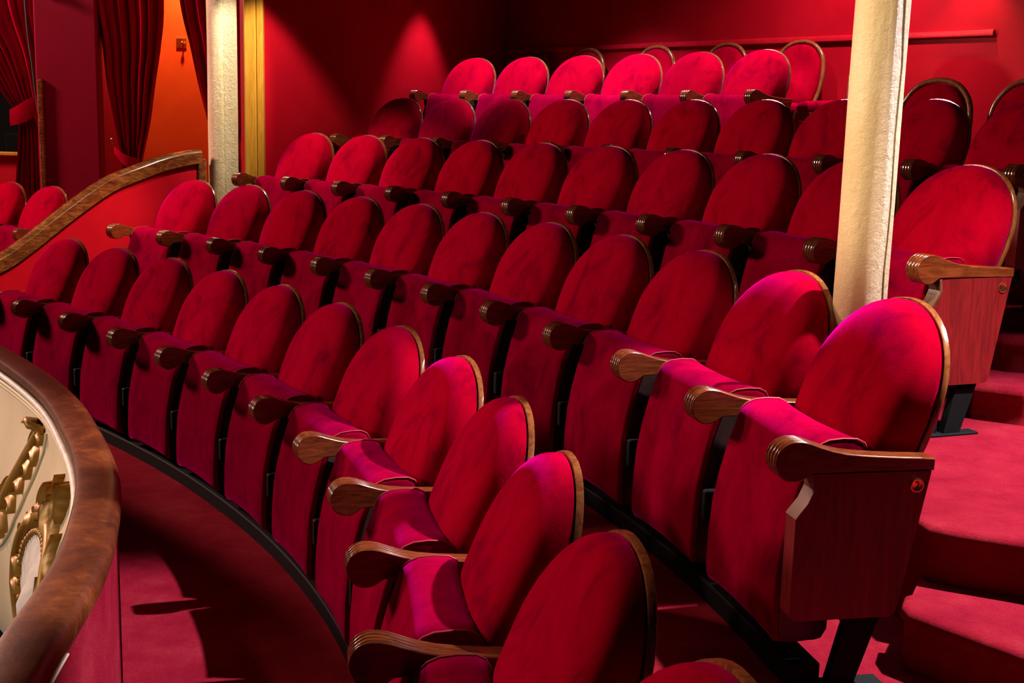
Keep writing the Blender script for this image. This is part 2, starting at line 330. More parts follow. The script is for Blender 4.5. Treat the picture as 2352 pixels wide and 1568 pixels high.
# columns
def column(x, y, r, z0, label, rot=0.0, taper=0.0):
    o = empty('column', (x, y, z0), rot); tag(o, label, 'column')
    rings = []; n = 40; H = 3.6
    for j in range(60):
        z = H * j / 59
        ring = []
        for k in range(n):
            a = 2 * math.pi * k / n
            d = noise.noise(Vector((math.cos(a) * 2.2, math.sin(a) * 2.2, z * 2.0))) * .0025
            ring.append(((r + d) * math.cos(a), (r + d) * math.sin(a), z))
        rings.append(ring)
    MB().loft(rings).build('shaft', M_COLUMN, o, 60)
    return o
column(-2.01, 8.47, 0.100, 0.295, 'brightly lit cream cast column at the left beside the yellow oak casing', .4)
o = column(0.957, 3.35, 0.0715, 0.295, 'thick cream column with flaking paint rising between the seat rows at right', .15)
pts = [(0.0722 * math.cos(a), 0.0722 * math.sin(a), z) for z, a in [(i * .09, -1.02 + .05 * math.sin(i * 1.7) + .02 * math.sin(i * 4.1)) for i in range(36)]]
MB().tube(pts, 0.0022, 6).build('paint_seam', M_COLUMN, o, 60)

# ------------------------------------------------------------------ theatre seat prototypes
LEAN = 0.26; APEX = 0.315
def yback(z): return 0.060 - LEAN * (APEX - z)
def outline(n=44, grow=0.0):
    """egg-shaped backrest outline in x,z (z from the knob height)"""
    a, b, zc, zb = 0.241 + grow, 0.208 + grow, 0.100, -0.17
    P = []
    m = n // 2
    for i in range(m + 1):
        t = math.pi * i / m
        c, s_ = math.cos(t), math.sin(t)
        P.append((a * math.copysign(abs(c) ** 0.96, c), zc + b * s_ ** 0.98))
    low = [(-(0.239 + grow), 0.05), (-(0.231 + grow), 0.0), (-(0.216 + grow), -0.06), (-(0.196 + grow), -0.12), (-(0.165 + grow), -0.165 - grow), (-.10, -.178 - grow), (-.03, -.18 - grow)]
    P += low + [(-x, z) for x, z in reversed(low)]
    return P
def pad_mesh():
    P = outline(); C = (0.0, 0.06); mb = MB(); T = 0.098; rings = []
    sch = [(.975, 0.0), (1.0, .03), (1.004, .12), (1.005, .24), (1.003, .36), (.997, .47), (.985, .57), (.965, .66), (.94, .735), (.90, .805), (.85, .86), (.78, .91), (.69, .95), (.58, .975), (.46, .99), (.33, 1.0), (.20, 1.005), (.08, 1.008)]
    for s_, d in sch:
        ring = []
        for x, z in P:
            px = C[0] + (x - C[0]) * s_; pz = C[1] + (z - C[1]) * s_
            k_ = max(0.0, min(1.0, (.31 - pz) / .31)); dd = d * (.066 + .068 * k_ ** .85)
            dd += (.5 if s_ > .9 else 1) * noise.noise(Vector((px * 7, pz * 7, 3.1))) * .0022 if s_ < .95 else 0
            ring.append((px, yback(pz) - dd, pz))
        rings.append(ring)
    mb.loft(rings); return mb
def shell_mesh():
    """bent-wood shell whose edge shows as a rim around the pad"""
    P = outline(grow=0.005); Q = outline(grow=-0.004); mb = MB()
    def R(P_, dy): return [(x, yback(z) + dy, z) for x, z in P_]
    rings = [R(Q, .002), R(outline(grow=.004), .001), R(P, .003), R(P, .015), R(outline(grow=.003), .017)]
    mb.loft(rings, True, True); return mb
SEATPROF = [(-.343, -.468), (-.352, -.452), (-.354, -.42), (-.352, -.34), (-.345, -.25), (-.330, -.17), (-.312, -.10), (-.298, -.06), (-.289, -.03), (-.278, -.008), (-.262, .007), (-.24, .016), (-.205, .019), (-.17, .017), (-.152, .008), (-.143, -.008), (-.141, -.04), (-.15, -.12), (-.175, -.24), (-.205, -.36), (-.232, -.44), (-.245, -.462), (-.262, -.472), (-.30, -.474)]
def seat_mesh(w=0.2165, shrink=0.0, prof=SEATPROF):
    cy = sum(p[0] for p in prof) / len(prof); cz = sum(p[1] for p in prof) / len(prof)
    mb = MB(); rings = []
    xs = [(-1, .012), (-.985, .003), (-.95, 0)] + [(-.7, -.003), (-.35, -.005), (0, -.006), (.35, -.005), (.7, -.003)] + [(.95, 0), (.985, .003), (1, .012)]
    for fx, ins in xs:
        ring = []
        for y, z in prof:
            v = Vector((y - cy, z - cz)); l = v.length; e = ins + shrink
            # inset roughly along both axes
            ny = y - math.copysign(min(abs(e), .02) * (1 if e > 0 else -1), v.x)
            nz = z - math.copysign(abs(e) * (1 if e > 0 else -1), v.y) * (.5 if abs(v.y) < .2 else 1)
            ring.append((fx * w, ny, nz))
        rings.append(ring)
    mb.loft(rings); return mb
def arm_mesh():
    # outline in (y,z): top from rear to knob, around knob, bottom to rear
    top = [(-.024, -.008), (-.06, -.006), (-.10, -.004), (-.15, -.001), (-.20, .003), (-.24, .008), (-.275, .016), (-.305, .026), (-.33, .035), (-.35, .0395)]
    cy, cz, r = -.363, -.007, .047
    knob = [(cy + r * math.cos(a), cz + r * math.sin(a)) for a in [math.radians(d) for d in range(80, 320, 12)]]
    bot = [(-.322, -.036), (-.30, -.035), (-.26, -.0355), (-.20, -.036), (-.12, -.037), (-.06, -.037), (-.024, -.037)]
    base = top + knob + bot; n = len(base)
    per = []
    for i, (y, z) in enumerate(base):
        a = Vector(base[(i + 1) % n]) - Vector(base[i - 1]); nn = Vector((a.y, -a.x)).normalized()
        if i == 0 or i == n - 1: nn = Vector((0, 1 if i == 0 else -1))
        c_ = Vector((cy + .12, -.01))
        # outward test
        if (Vector((y, z)) - Vector((cy + .02 if y < -.3 else y, -.018))).dot(nn) < 0: nn = -nn
        # groove strength: full on the knob front, fading out on top
        if i < len(top): g = max(0, min(1, (-.262 - y) / .03))
        elif i < len(top) + len(knob) - 4: g = 1
        elif i < len(top) + len(knob): g = .4
        else: g = 0
        per.append((Vector((y, z)), nn, g))
    xs = []; m = 33
    rows = []
    for j in range(m):
        u = -1 + 2 * j / (m - 1)
        edge = 0.003 * (max(0, abs(u) - .90) / .10) ** 2
        gr = -0.0042 * (abs(math.sin(math.pi * 2.0 * u)) ** 3 if abs(u) < .88 else 0)
        gr = -0.007 * max(0, math.cos(math.pi * 4 * (u / 1.0) + math.pi)) ** 2.0 if abs(u) < .93 else 0
        ring = []
        for p, nn, g in per:
            wdt = .025 + .005 * max(0, min(1, (-.18 - p.x) / .15))
            q = p + nn * (gr * g - edge)
            ring.append((u * wdt, q.x, q.y))
        rows.append(ring)
    return MB().loft(rows)
def disc(mb, c, r, th, n=24):
    # disc facing +x
    rings = [[(c[0], c[1] + rr * math.cos(2 * math.pi * k / n), c[2] + rr * math.sin(2 * math.pi * k / n)) for k in range(n)] for rr in (r,)]
    rings = [rings[0], [(c[0] + th, p[1], p[2]) for p in rings[0]], [(c[0] + th * 1.3, c[1] + (p[1] - c[1]) * .86, c[2] + (p[2] - c[2]) * .86) for p in rings[0]], [(c[0] + th, c[1] + (p[1] - c[1]) * .8, c[2] + (p[2] - c[2]) * .8) for p in rings[0]]]
    return mb.loft(rings)
def digit_mesh(txt, size):
    cu = bpy.data.curves.new('digit', 'FONT'); cu.body = txt; cu.size = size; cu.extrude = .0003; cu.align_x = 'CENTER'; cu.align_y = 'CENTER'
    o = bpy.data.objects.new('digit', cu); COL.objects.link(o)
    dg = bpy.context.evaluated_depsgraph_get(); me = bpy.data.meshes.new_from_object(o.evaluated_get(dg))
    me.transform(Matrix(((0, 0, 1, 0), (1, 0, 0, 0), (0, 1, 0, 0), (0, 0, 0, 1)))); bpy.data.objects.remove(o); me.materials.append(M_INK); return me
SH = (0, 0, KZ)
def shift(mb, d=SH): mb.v = [(x + d[0], y + d[1], z + d[2]) for x, y, z in mb.v]; return mb
def make_seat():
    root = empty('theatre_seat')
    bk = shift(pad_mesh()).build('backrest', M_VELVET, root, 60)
    shift(shell_mesh()).build('back_rim', M_RIM, root, 50)
    st = shift(seat_mesh()).build('tip_up_seat', M_VELVET_SEAT, root, 60)
    # dark side boards of the folded seat
    sp = [(y + (.016 if y < -.22 else -.010), min(z, -.022)) for y, z in SEATPROF]
    sp = [(y, max(z, -.466)) for y, z in sp]
    for s_ in (-1, 1): shift(MB().prism(sp, s_ * .2125, s_ * .2195)).build('seat_side_board', M_DARKWOOD, st, 30)
    for s_ in (-1, 1):
        pts = [(s_ * .2135, y, z + KZ) for y, z in [(y * 1.0, z) for y, z in SEATPROF[8:17]]]
        MB().tube(pts, .0022, 6).build('piping', M_PIPING, st, 60)
    return root
def make_arm(root, x, y, h, first=None):
    """armrest with its steel standard, on the left or right of a seat; all children of the seat"""
    M = Matrix.Translation((x, y, 0)) @ Matrix.Rotation(h, 4, 'Z'); out = []
    if first is None:
        a = shift(arm_mesh()).build('armrest', M_ARM, root, 100, False, True)
        mb = MB().prism([(-.255, -.036), (-.09, -.036), (-.10, -.20), (-.13, -.34), (-.13, -.40), (-.21, -.40), (-.26, -.34), (-.27, -.16), (-.24, -.09)], -.014, .014)
        mb.prism([(-.195, -.36), (-.115, -.36), (-.175, -.545), (-.24, -.545)], -.014, .014)
        mb.box((0, -.325, -.285), (.026, .05, .085), 0, .004)
        s_ = shift(mb).build('standard', M_STEEL, root, 30)
        mb = MB().box((0.0, -.20, -.549), (.05, .19, .008), 0, .002); f = shift(mb).build('foot_plate', M_STEEL, s_, 30)
        out = [a, s_, f]
    else:
        for o in first[:2]:
            c_ = o.copy(); COL.objects.link(c_); c_.parent = root; out.append(c_)
        f = first[2].copy(); COL.objects.link(f); f.parent = out[1]; out.append(f)
    out[0].matrix_basis = M; out[1].matrix_basis = M; out[2].matrix_basis = Matrix.Identity(4)
    return out
def rnd_poly(P, idx, r, n=5):
    out = []
    N = len(P)
    for i, p in enumerate(P):
        if i not in idx: out.append(p); continue
        a = Vector(P[i - 1]); b = Vector(p); c_ = Vector(P[(i + 1) % N]); d1 = (a - b).normalized() * r; d2 = (c_ - b).normalized() * r
        for k in range(n + 1):
            t = k / n; out.append(tuple((b + d1) * (1 - t) ** 2 + b * 2 * t * (1 - t) + (b + d2) * t * t))
    return out
PANEL = rnd_poly([(-.03, -.0375), (-.318, -.0375), (-.312, -.075), (-.325, -.105), (-.352, -.140), (-.352, -.382), (-.092, -.382)], (5, 6), .022)
PANELN = len(PANEL)
def end_panel(root, x, y, h, txt='2', arm_objs=None):
    M = Matrix.Translation((x, y, 0)) @ Matrix.Rotation(h, 4, 'Z')
    mb = MB().prism(PANEL, -.026, .026); p = shift(mb).build('end_panel', M_PANEL, root, 25); p.matrix_basis = M
    pr = [q for q in PANEL[1:5]]
    el = MB().loft([[(-.0275, yy, zz), (.0275, yy, zz), (.0275, yy + .008, zz), (-.0275, yy + .008, zz)] for yy, zz in [(a - .001, b) for a, b in pr[:5]]])
    q = shift(el).build('panel_edge', M_PLY, p, 25)
    pl = MB(); disc(pl, (.026, -.064, -.070 + KZ), .0165, .002); n_ = pl.build('number_plate', M_BRASS, p, 40)
    me = digit_mesh(txt, .024); d = bpy.data.objects.new('digit', me); COL.objects.link(d); d.parent = n_; d.location = (.0283, -.064, -.070 + KZ)
    sm = MB()
    for s_ in (-1, 1): sm.ball((.0282, -.064 + s_ * .0125, -.070 + KZ), .0012, 6, 4)
    sm.build('plate_screws', M_INK, p, 60)
    return p
seat0 = make_seat(); arm0 = None; used = False
def copy_seat():
    r = seat0.copy(); COL.objects.link(r)
    for ch in SEATPARTS:
        c_ = ch.copy(); COL.objects.link(c_); c_.parent = r
        for g in ch.children:
            d = g.copy(); COL.objects.link(d); d.parent = c_
    return r
SEATPARTS = list(seat0.children)
ORD = ['first', 'second', 'third', 'fourth', 'fifth', 'sixth', 'seventh', 'eighth', 'ninth', 'tenth', 'eleventh', 'twelfth']
SPECIAL = {
 ('A', 0): 'red velvet tip-up seat in the front row, leftmost, in front of the curved partition',
 ('A', 9): 'red velvet tip-up seat in the front row, third from the bottom edge, bright magenta top',
 ('A', 10): 'largest red velvet tip-up seat in the front row, back cut by the bottom edge',
 ('A', 11): 'red velvet seat at bottom centre, only its rounded back top showing, front row end',
 ('B', 0): 'red velvet tip-up seat at left end of second row, against the scarlet partition',
 ('B', 10): 'red velvet aisle seat with wooden end panel numbered 2, nearest right, second row',
 ('B', 9): 'red velvet seat of the second row just left of the numbered aisle seat',
 ('C', 0): 'red velvet seat at left end of third row, armrest before the yellow oak casing',
 ('C', 8): 'red velvet seat in the third row half hidden behind the thick right column',
 ('C', 9): 'red velvet aisle seat right of the thick column, third row, plate on its panel',
 ('D', 0): 'dim red velvet seat at left end of fourth row beside the red side wall',
 ('D', 7): 'dark velvet seat of the fourth row whose right half hides behind the thick column',
 ('D', 8): 'dark velvet fourth-row seat immediately right of the thick column, a loose chair behind it',
 ('D', 9): 'dark velvet fourth-row aisle seat cut off by the right edge of the photo',
 ('E', 0): 'bright pink-lit velvet seat at left end of fifth row, in front of side wall',
 ('E', 5): 'bright pink-lit velvet seat at the right end of the fifth row beside loose chairs',
 ('L', 0): 'red velvet seat beyond the curved partition, cut by the left edge of the photo',
 ('L', 1): 'red velvet seat beyond the curved partition, partly hidden by its wooden handrail',
}
ROWNAME = {'A': 'front row', 'B': 'second row', 'C': 'third row', 'D': 'shadowed fourth row', 'E': 'spotlit fifth row', 'L': 'box'}
for row in 'ABCDEL':
    R = ROWS[row]; z = FLOOR[row]
    for i in range(len(R) - 1):
        (x0, y0, h0), (x1, y1, h1) = R[i], R[i + 1]
        hm = math.atan2(y1 - y0, x1 - x0); mx, my = (x0 + x1) / 2, (y0 + y1) / 2
        if not used: s_ = seat0; used = True
        else: s_ = copy_seat()
        s_.location = (mx, my, z); s_.rotation_euler = (0, 0, hm)
        lab = SPECIAL.get((row, i), 'red velvet tip-up seat, %s from the left in the %s of seats' % (ORD[i], ROWNAME[row]))
        tag(s_, lab, 'theatre seat', {'A': 'theatre seats of the front row', 'B': 'theatre seats of the second row', 'C': 'theatre seats of the third row', 'D': 'theatre seats of the fourth row', 'E': 'theatre seats of the fifth row', 'L': 'theatre seats in the left box'}[row])
        def loc(x, y, h):
            d = Vector((x - mx, y - my)); c_, sn = math.cos(-hm), math.sin(-hm)
            return d.x * c_ - d.y * sn, d.x * sn + d.y * c_, math.radians(h) - hm
        a = make_arm(s_, *loc(x0, y0, h0), arm0)
        if arm0 is None: arm0 = a
        if i == len(R) - 2 and row != 'A':
            make_arm(s_, *loc(x1, y1, h1), arm0)
            if row in 'BCDE': end_panel(s_, *loc(x1, y1, h1), {'B': '2', 'C': '2', 'D': '2', 'E': '2'}[row])
        elif i == len(R) - 2: make_arm(s_, *loc(x1, y1, h1), arm0)

# added dark strips stand in for the shade along the row bases
for row, lab in (('A', 'added dark strip for the shade under the front row of seats'), ('B', 'added dark strip for the shade under the second row of seats'), ('C', 'added dark strip for the shade under the third row of seats')):
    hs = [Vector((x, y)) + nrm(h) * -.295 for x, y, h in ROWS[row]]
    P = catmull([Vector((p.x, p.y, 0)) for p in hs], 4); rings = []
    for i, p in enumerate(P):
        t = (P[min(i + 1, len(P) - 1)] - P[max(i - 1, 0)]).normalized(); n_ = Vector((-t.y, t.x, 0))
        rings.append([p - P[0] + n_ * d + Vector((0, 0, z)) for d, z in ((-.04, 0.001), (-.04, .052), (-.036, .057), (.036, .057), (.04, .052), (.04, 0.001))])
    o = MB().loft(rings).build('shade_strip', M_STEEL, None, 30); o.location = (P[0].x, P[0].y, FLOOR[row]); tag(o, lab, 'floor beam', 'shade strips')

# ------------------------------------------------------------------ loose chairs by the back wall
def make_chair():
    r = empty('loose_chair')
    # hoop frame
    P = []
    def hoop(u):   # u 0..1 from left foot over apex to right
        pass
    ctrl = [(-.165, .175, .45), (-.175, .187, .54), (-.20, .205, .64), (-.208, .222, .76), (-.185, .236, .87), (-.11, .246, .95), (0, .25, .975), (.11, .246, .95), (.185, .236, .87), (.208, .222, .76), (.20, .205, .64), (.175, .187, .54), (.165, .175, .45)]
    MB().tube(catmull(ctrl, 5), .0155, 10).build('back_frame', M_RIM, r, 60)
    # back pad
    out = []
    for q in catmull(ctrl[1:-1], 3): out.append((q.x * .93, q.y, q.z if q.z < .6 else .6 + (q.z - .6) * .955))
    cx, cz = 0, .72; rings = []
    for s_, d in [(1, .018), (1, -.012), (.97, -.026), (.9, -.036), (.75, -.042), (.5, -.046), (.2, -.048)]:
        rings.append([(x * s_, y + d, cz + (z - cz) * s_) for x, y, z in out])
    MB().loft(rings).build('backrest', M_VELVET, r, 60)
    # seat pad
    n = 36; rings = []
    for s_, z in [(.96, .470), (1, .480), (1.0, .505), (.985, .522), (.93, .534), (.8, .541), (.5, .545), (.2, .546), (.02, .546)]:
        ring = []
        for k in range(n):
            t = 2 * math.pi * k / n; c_, sn = math.cos(t), math.sin(t)
            x = .225 * math.copysign(abs(c_) ** .42, c_); y = .22 * math.copysign(abs(sn) ** .42, sn)
            x *= 1 - .10 * (y / .22 + 1) / 2
            ring.append((x * s_, y * s_ - .03, z))
        rings.append(ring)
    MB().loft(rings).build('seat', M_VELVET, r, 60)
    mb = MB().box((0, -.235, .443), (.36, .02, .06), 0, .003).box((0, .165, .443), (.32, .02, .06), 0, .003).box((-.195, -.03, .443), (.02, .38, .06), 0, .003).box((.195, -.03, .443), (.02, .38, .06), 0, .003)
    mb.build('apron', M_RIM, r, 30)
    for sx in (-1, 1):
        MB().loft([[(sx * .195 + a * w_, -.235 + b * w_, z) for a, b in ((-1, -1), (1, -1), (1, 1), (-1, 1))] for z, w_ in ((0, .013), (.2, .017), (.471, .021))]).build('leg', M_RIM, r, 30)
        MB().loft([[(sx * .168 + a * w_, y + b * w_, z) for a, b in ((-1, -1), (1, -1), (1, 1), (-1, 1))] for z, y, w_ in ((0, .20, .013), (.2, .18, .016), (.471, .17, .018))]).build('leg', M_RIM, r, 30)
    return r
ch0 = make_chair(); CH = list(ch0.children)
def copy_chair():
    r = ch0.copy(); COL.objects.link(r)
    for q in CH:
        c_ = q.copy(); COL.objects.link(c_); c_.parent = r
    return r
hw = math.atan2(WD.y, WD.x)
apex = [(.13, 11.012), (.576, 10.525), (1.089, 9.965), (1.562, 9.449), (2.009, 8.961)]
CL = ['loose round-backed chair against back wall, in darkness nearest the corner, only hoop top showing',
      'loose round-backed chair against back wall, dark hoop above the third spotlit seat',
      'loose round-backed chair against back wall, brown-lit, middle of the five left of column',
      'loose round-backed chair against back wall, glowing orange-brown, immediately left of the bright red one',
      'loose chair with bright red round back and pale hoop frame, just left of column',
      'loose chair with orange-lit seat pad mostly hidden by the thick right column',
      'dark loose round-backed chair behind the fourth row, just right of the column',
      'dark loose round-backed chair behind the fourth row at the right edge']
for i, (x, y) in enumerate(apex):
    c_ = ch0 if i == 0 else copy_chair()
    p = Vector((x, y)) - WN * .25
    c_.location = (p.x, p.y, FLOOR['E']); c_.rotation_euler = (0, 0, hw); tag(c_, CL[i], 'chair', 'loose chairs along the back wall')
c_ = copy_chair(); c_.location = (2.09, 8.02, FLOOR['E']); c_.rotation_euler = (0, 0, hw - .30); tag(c_, CL[5], 'chair', 'loose chairs along the back wall')
for k, (x, y) in enumerate([(2.17, 6.46), (2.52, 6.12)]):
    c_ = copy_chair(); h = math.radians(-52); n_ = Vector((-math.sin(h), math.cos(h))); p = Vector((x, y)) - n_ * .25
    c_.location = (p.x, p.y, FLOOR['D']); c_.rotation_euler = (0, 0, h); tag(c_, CL[6 + k], 'chair', 'loose chairs behind the fourth row')

# ------------------------------------------------------------------ curved partition with wooden cap
PT = [(-2.122, 8.345, 1.327), (-2.178, 8.277, 1.321), (-2.309, 8.12, 1.284), (-2.456, 7.942, 1.216), (-2.578, 7.796, 1.149), (-2.697, 7.652, 1.045), (-2.813, 7.513, 0.93), (-2.944, 7.356, 0.794), (-3.051, 7.227, 0.70), (-3.20, 7.05, .63), (-3.40, 6.81, .60), (-3.62, 6.55, .60)]
PN = Vector((-.77, .64, 0))    # away from the seats
pr = empty('partition', (-2.122, 8.345, 0.0)); tag(pr, 'scarlet low partition wall with swooping wooden handrail at the left of the rows', 'partition')
base = Vector((-2.122, 8.345, 0.0))
cv = catmull(PT, 4); mb = MB()
fr = []; bk_ = []
for q in cv:
    fr.append(q)
rows = []
def off(q, d, z): return Vector((q.x, q.y, z)) + PN * d - base
rows = [[off(q, .022, 0.0) for q in cv], [off(q, .022, q.z - .045) for q in cv], [off(q, .085, q.z - .045) for q in cv], [off(q, .085, 0.0) for q in cv]]
mb.loft([[r[i] for r in rows] for i in range(len(cv))]); mb.build('panel', M_WALL, pr, 30, True)
# cap: rounded band, normal offset in the plane of the wall
D = Vector((-.64, -.77)); rings = []
cs_ = [(0.0, -.088), (.0, -.016), (.008, -.005), (.022, .002), (.045, .004), (.075, .002), (.092, -.006), (.100, -.018), (.100, -.05), (.085, -.06), (.024, -.088)]
for i, q in enumerate(cv):
    a = cv[max(i - 1, 0)]; b = cv[min(i + 1, len(cv) - 1)]; t = (b - a).normalized(); up = PN.cross(t).normalized()
    if up.z < 0: up = -up
    rings.append([q - base + PN * d + up * h_ for d, h_ in cs_])
MB().loft(rings).build('handrail', M_CAP, pr, 35)
t = cv[0]
MB().box((-.0 + PN.x * .05, PN.y * .05, .64), (.062, .10, 1.26), math.atan2(PN.y, PN.x) + math.pi / 2, .006).build('end_post', M_CAP, pr, 30)

# ------------------------------------------------------------------ balcony front
RO = [(-0.72, -1.2), (-0.70, 0.6), (-0.725, 1.3), (-.76, 1.80), (-.785, 2.02), (-.83, 2.38), (-.905, 2.70), (-1.005, 3.02), (-1.18, 3.42), (-1.485, 3.99), (-1.995, 4.70), (-2.65, 5.45), (-3.5, 6.35), (-4.3, 7.15)]
ZR = .66
rc = catmull([(x, y, 0) for x, y in RO], 6)
br = empty('balcony_front', (0, 0, 0)); tag(br, 'curved cream balcony front with worn mahogany top rail and gilded relief, bottom left', 'balcony front')
def rn(i):
    t = (rc[min(i + 1, len(rc) - 1)] - rc[max(i - 1, 0)]).normalized(); return Vector((-t.y, t.x, 0)), t   # towards the void
csr = [(-.004, -.062), (-.010, -.045), (-.010, -.025), (-.004, -.010), (.008, -.003), (.03, 0), (.08, 0), (.092, -.004), (.098, -.014), (.098, -.028), (.09, -.036), (.085, -.062)]
def sweep(cs, i0=0, i1=None):
    rings = []
    for i in range(i0, i1 or len(rc)):
        n_, t_ = rn(i); rings.append([rc[i] + n_ * d + Vector((0, 0, ZR + h_)) for d, h_ in cs])
    return rings
MB().loft(sweep(csr)).build('top_rail', M_RAIL, br, 40)
MB().loft(sweep([(.0, -.06), (.05, -.06), (.05, -.68), (.0, -.68)])).build('inner_upstand', M_CARPET, br, 40)
MB().loft(sweep([(-.005 + .0025 * math.cos(a), -.065 + .0025 * math.sin(a)) for a in [2 * math.pi * j / 8 for j in range(8)]], 0, 26)).build('pale_trim', M_CREAM, br, 60)
# beads under the rail on the void side
for k, (d, h_, r_) in enumerate([(.100, -.050, .010), (.098, -.075, .006), (.094, -.092, .005)]):
    MB().loft(sweep([(d + r_ * math.cos(a), h_ + r_ * math.sin(a)) for a in [2 * math.pi * j / 8 for j in range(8)]])).build('bead_moulding', M_CREAM if k else M_PALE, br, 60)
FACE = [(.070, -.03), (.088, -.05), (.092, -.10), (.094, -.13), (.105, -.18), (.13, -.25), (.16, -.33), (.185, -.42), (.195, -.50), (.20, -.60), (.195, -.75), (.17, -.90), (.13, -1.02), (.10, -1.10), (.06, -1.12), (.05, -.2)]
MB().loft(sweep(FACE)).build('bombe_panel', M_CREAM, br, 40)
def facept(s_, d):
    """point on the face, s_ = index along the rail, d = depth below the rail top"""
    i = int(s_); f = s_ - i; n0, t0 = rn(i); n1, t1 = rn(min(i + 1, len(rc) - 1)); p = rc[i].lerp(rc[min(i + 1, len(rc) - 1)], f); n_ = n0.lerp(n1, f).normalized()
    o = .13
    for (a, b), (c_, e) in zip(FACE[2:-2], FACE[3:-1]):
        if -b <= d <= -e: o = a + (c_ - a) * ((d + b) / (b - e)); break
    return p + n_ * o + Vector((0, 0, ZR - d)), n_
GILT = []   # filled below (gilded relief)

# ------------------------------------------------------------------ curtains and box fittings
def curtain(name, label, prof, y0, folds, amp, group='gathered curtains of the left box', n=150):
    """prof: list of (z, xleft, xright, yoffset)"""
    r = empty(name, ((prof[0][1] + prof[0][2]) / 2, y0, prof[-1][0])); tag(r, label, 'curtain', group); b = r.location
    ctrl = catmull([Vector((a, b_, c_)) for a, b_, c_, *_ in prof], 8); rows = []
    W0 = prof[0][2] - prof[0][1]
    for q in ctrl:
        z, xl, xr = q; row_ = []; wd = xr - xl; comp = W0 / max(wd, .05)
        for k in range(n + 1):
            u = k / n; ph = 2 * math.pi * folds * u
            a = amp * (0.75 + .25 * comp if comp < 2 else 1.25) * (0.7 + .3 * math.sin(u * 17 + 1))
            x = xl + wd * (u + .006 * math.sin(ph * 2 + 1))
            y = a * math.sin(ph + .6 * math.sin(z * 1.3 + u * 4)) + .3 * a * math.sin(2.3 * ph + z)
            row_.append((x - b.x, y, z - b.z))
        rows.append(row_)
    m = len(rows); back = [[(x, y + .006, z) for x, y, z in r_] for r_ in rows]
    mb = MB().grid(rows); mb.grid(back)
    cl = mb.build('drape', M_CURTAIN, r, 70)
    return r
cv1 = curtain('curtain', 'dark red velvet curtain tied back at the far left edge before a black opening', [(3.2, -4.95, -3.84, 0), (2.42, -4.75, -3.83, 0), (2.0, -4.40, -3.82, 0), (1.7, -4.20, -3.83, 0), (1.52, -4.075, -3.86, 0), (1.35, -4.07, -3.82, 0), (1.1, -4.10, -3.79, 0), (.7, -4.14, -3.76, 0), (.2, -4.16, -3.74, 0)], 10.12, 11, .035)
tb = MB(); rows = []
for k in range(17):
    u = k / 16; x = -4.105 + .31 * u; zc = 1.50 + .20 * u + .03 * math.sin(math.pi * u) * -1; hh = .085 - .045 * abs(u - .45); yy = 10.12 - .085 - .03 * math.sin(math.pi * u) + .06 * u
    rows.append([(x - cv1.location.x, yy - 10.12 + dy, zc + a - cv1.location.z) for a, dy in ((-hh, .01), (-hh, 0), (0, -.008), (hh, 0), (hh, .01))])
tb.loft(rows).build('tie_band', M_CURTAIN, cv1, 60)
MB().tube([(-3.80 - cv1.location.x, -.05, 1.735 - cv1.location.z), (-3.775 - cv1.location.x, -.06, 1.735 - cv1.location.z), (-3.75 - cv1.location.x, -.09, 1.738 - cv1.location.z)], .007, 8).ball((-3.785 - cv1.location.x, -.06, 1.737 - cv1.location.z), .012).build('hook', M_BRASS, cv1, 60)
cv2 = curtain('curtain', 'dark red velvet curtain in the middle of the lit orange wall, gathered low behind partition', [(3.2, -3.50, -2.86, 0), (2.43, -3.40, -2.84, 0), (2.1, -3.345, -2.87, 0), (1.8, -3.32, -2.92, 0), (1.5, -3.27, -2.965, 0), (1.3, -3.225, -3.01, 0), (1.15, -3.20, -3.04, 0), (1.0, -3.20, -3.03, 0), (.7, -3.25, -2.98, 0), (.2, -3.28, -2.95, 0)], 10.02, 7, .040)
rows = []
for k in range(17):
    u = k / 16; x = -3.24 + .20 * u; zc = 1.27 - .20 * u + .06 * u * u; hh = .03 + .035 * u; yy = -.07 - .04 * math.sin(math.pi * u)
    rows.append([(x - cv2.location.x, yy + dy, zc + a - cv2.location.z) for a, dy in ((-hh, .01), (-hh, 0), (0, -.008), (hh, 0), (hh, .01))])
MB().loft(rows).build('tie_band', M_CURTAIN, cv2, 60)
MB().tube([(-3.255 - cv2.location.x, -.05, 1.30 - cv2.location.z), (-3.262 - cv2.location.x, -.05, 1.335 - cv2.location.z)], .006, 8).ball((-3.262 - cv2.location.x, -.05, 1.35 - cv2.location.z), .014).build('hook', M_BRASS, cv2, 60)
cv3 = curtain('curtain', 'narrow dark red velvet curtain slanting down behind the left column', [(3.2, -2.80, -2.15, 0), (2.43, -2.71, -2.15, 0), (2.1, -2.64, -2.16, 0), (1.8, -2.58, -2.18, 0), (1.5, -2.51, -2.20, 0), (1.3, -2.47, -2.24, 0), (.8, -2.47, -2.2, 0)], 10.02, 7, .035)

# switch plate on the orange wall
sw = empty('wall_hook_plate', (-2.862, YW, 2.155)); tag(sw, 'small brass plate with round knob on the orange-lit wall beside the curtain', 'wall plate')
MB().box((0, -.007, 0), (.085, .012, .085), 0, .003).build('plate', M_BRASS, sw, 30)
MB().tube([(.02, -.012, 0), (.02, -.05, 0)], .006, 8).ball((.02, -.055, 0), .014).build('knob', M_BRASS, sw, 60)

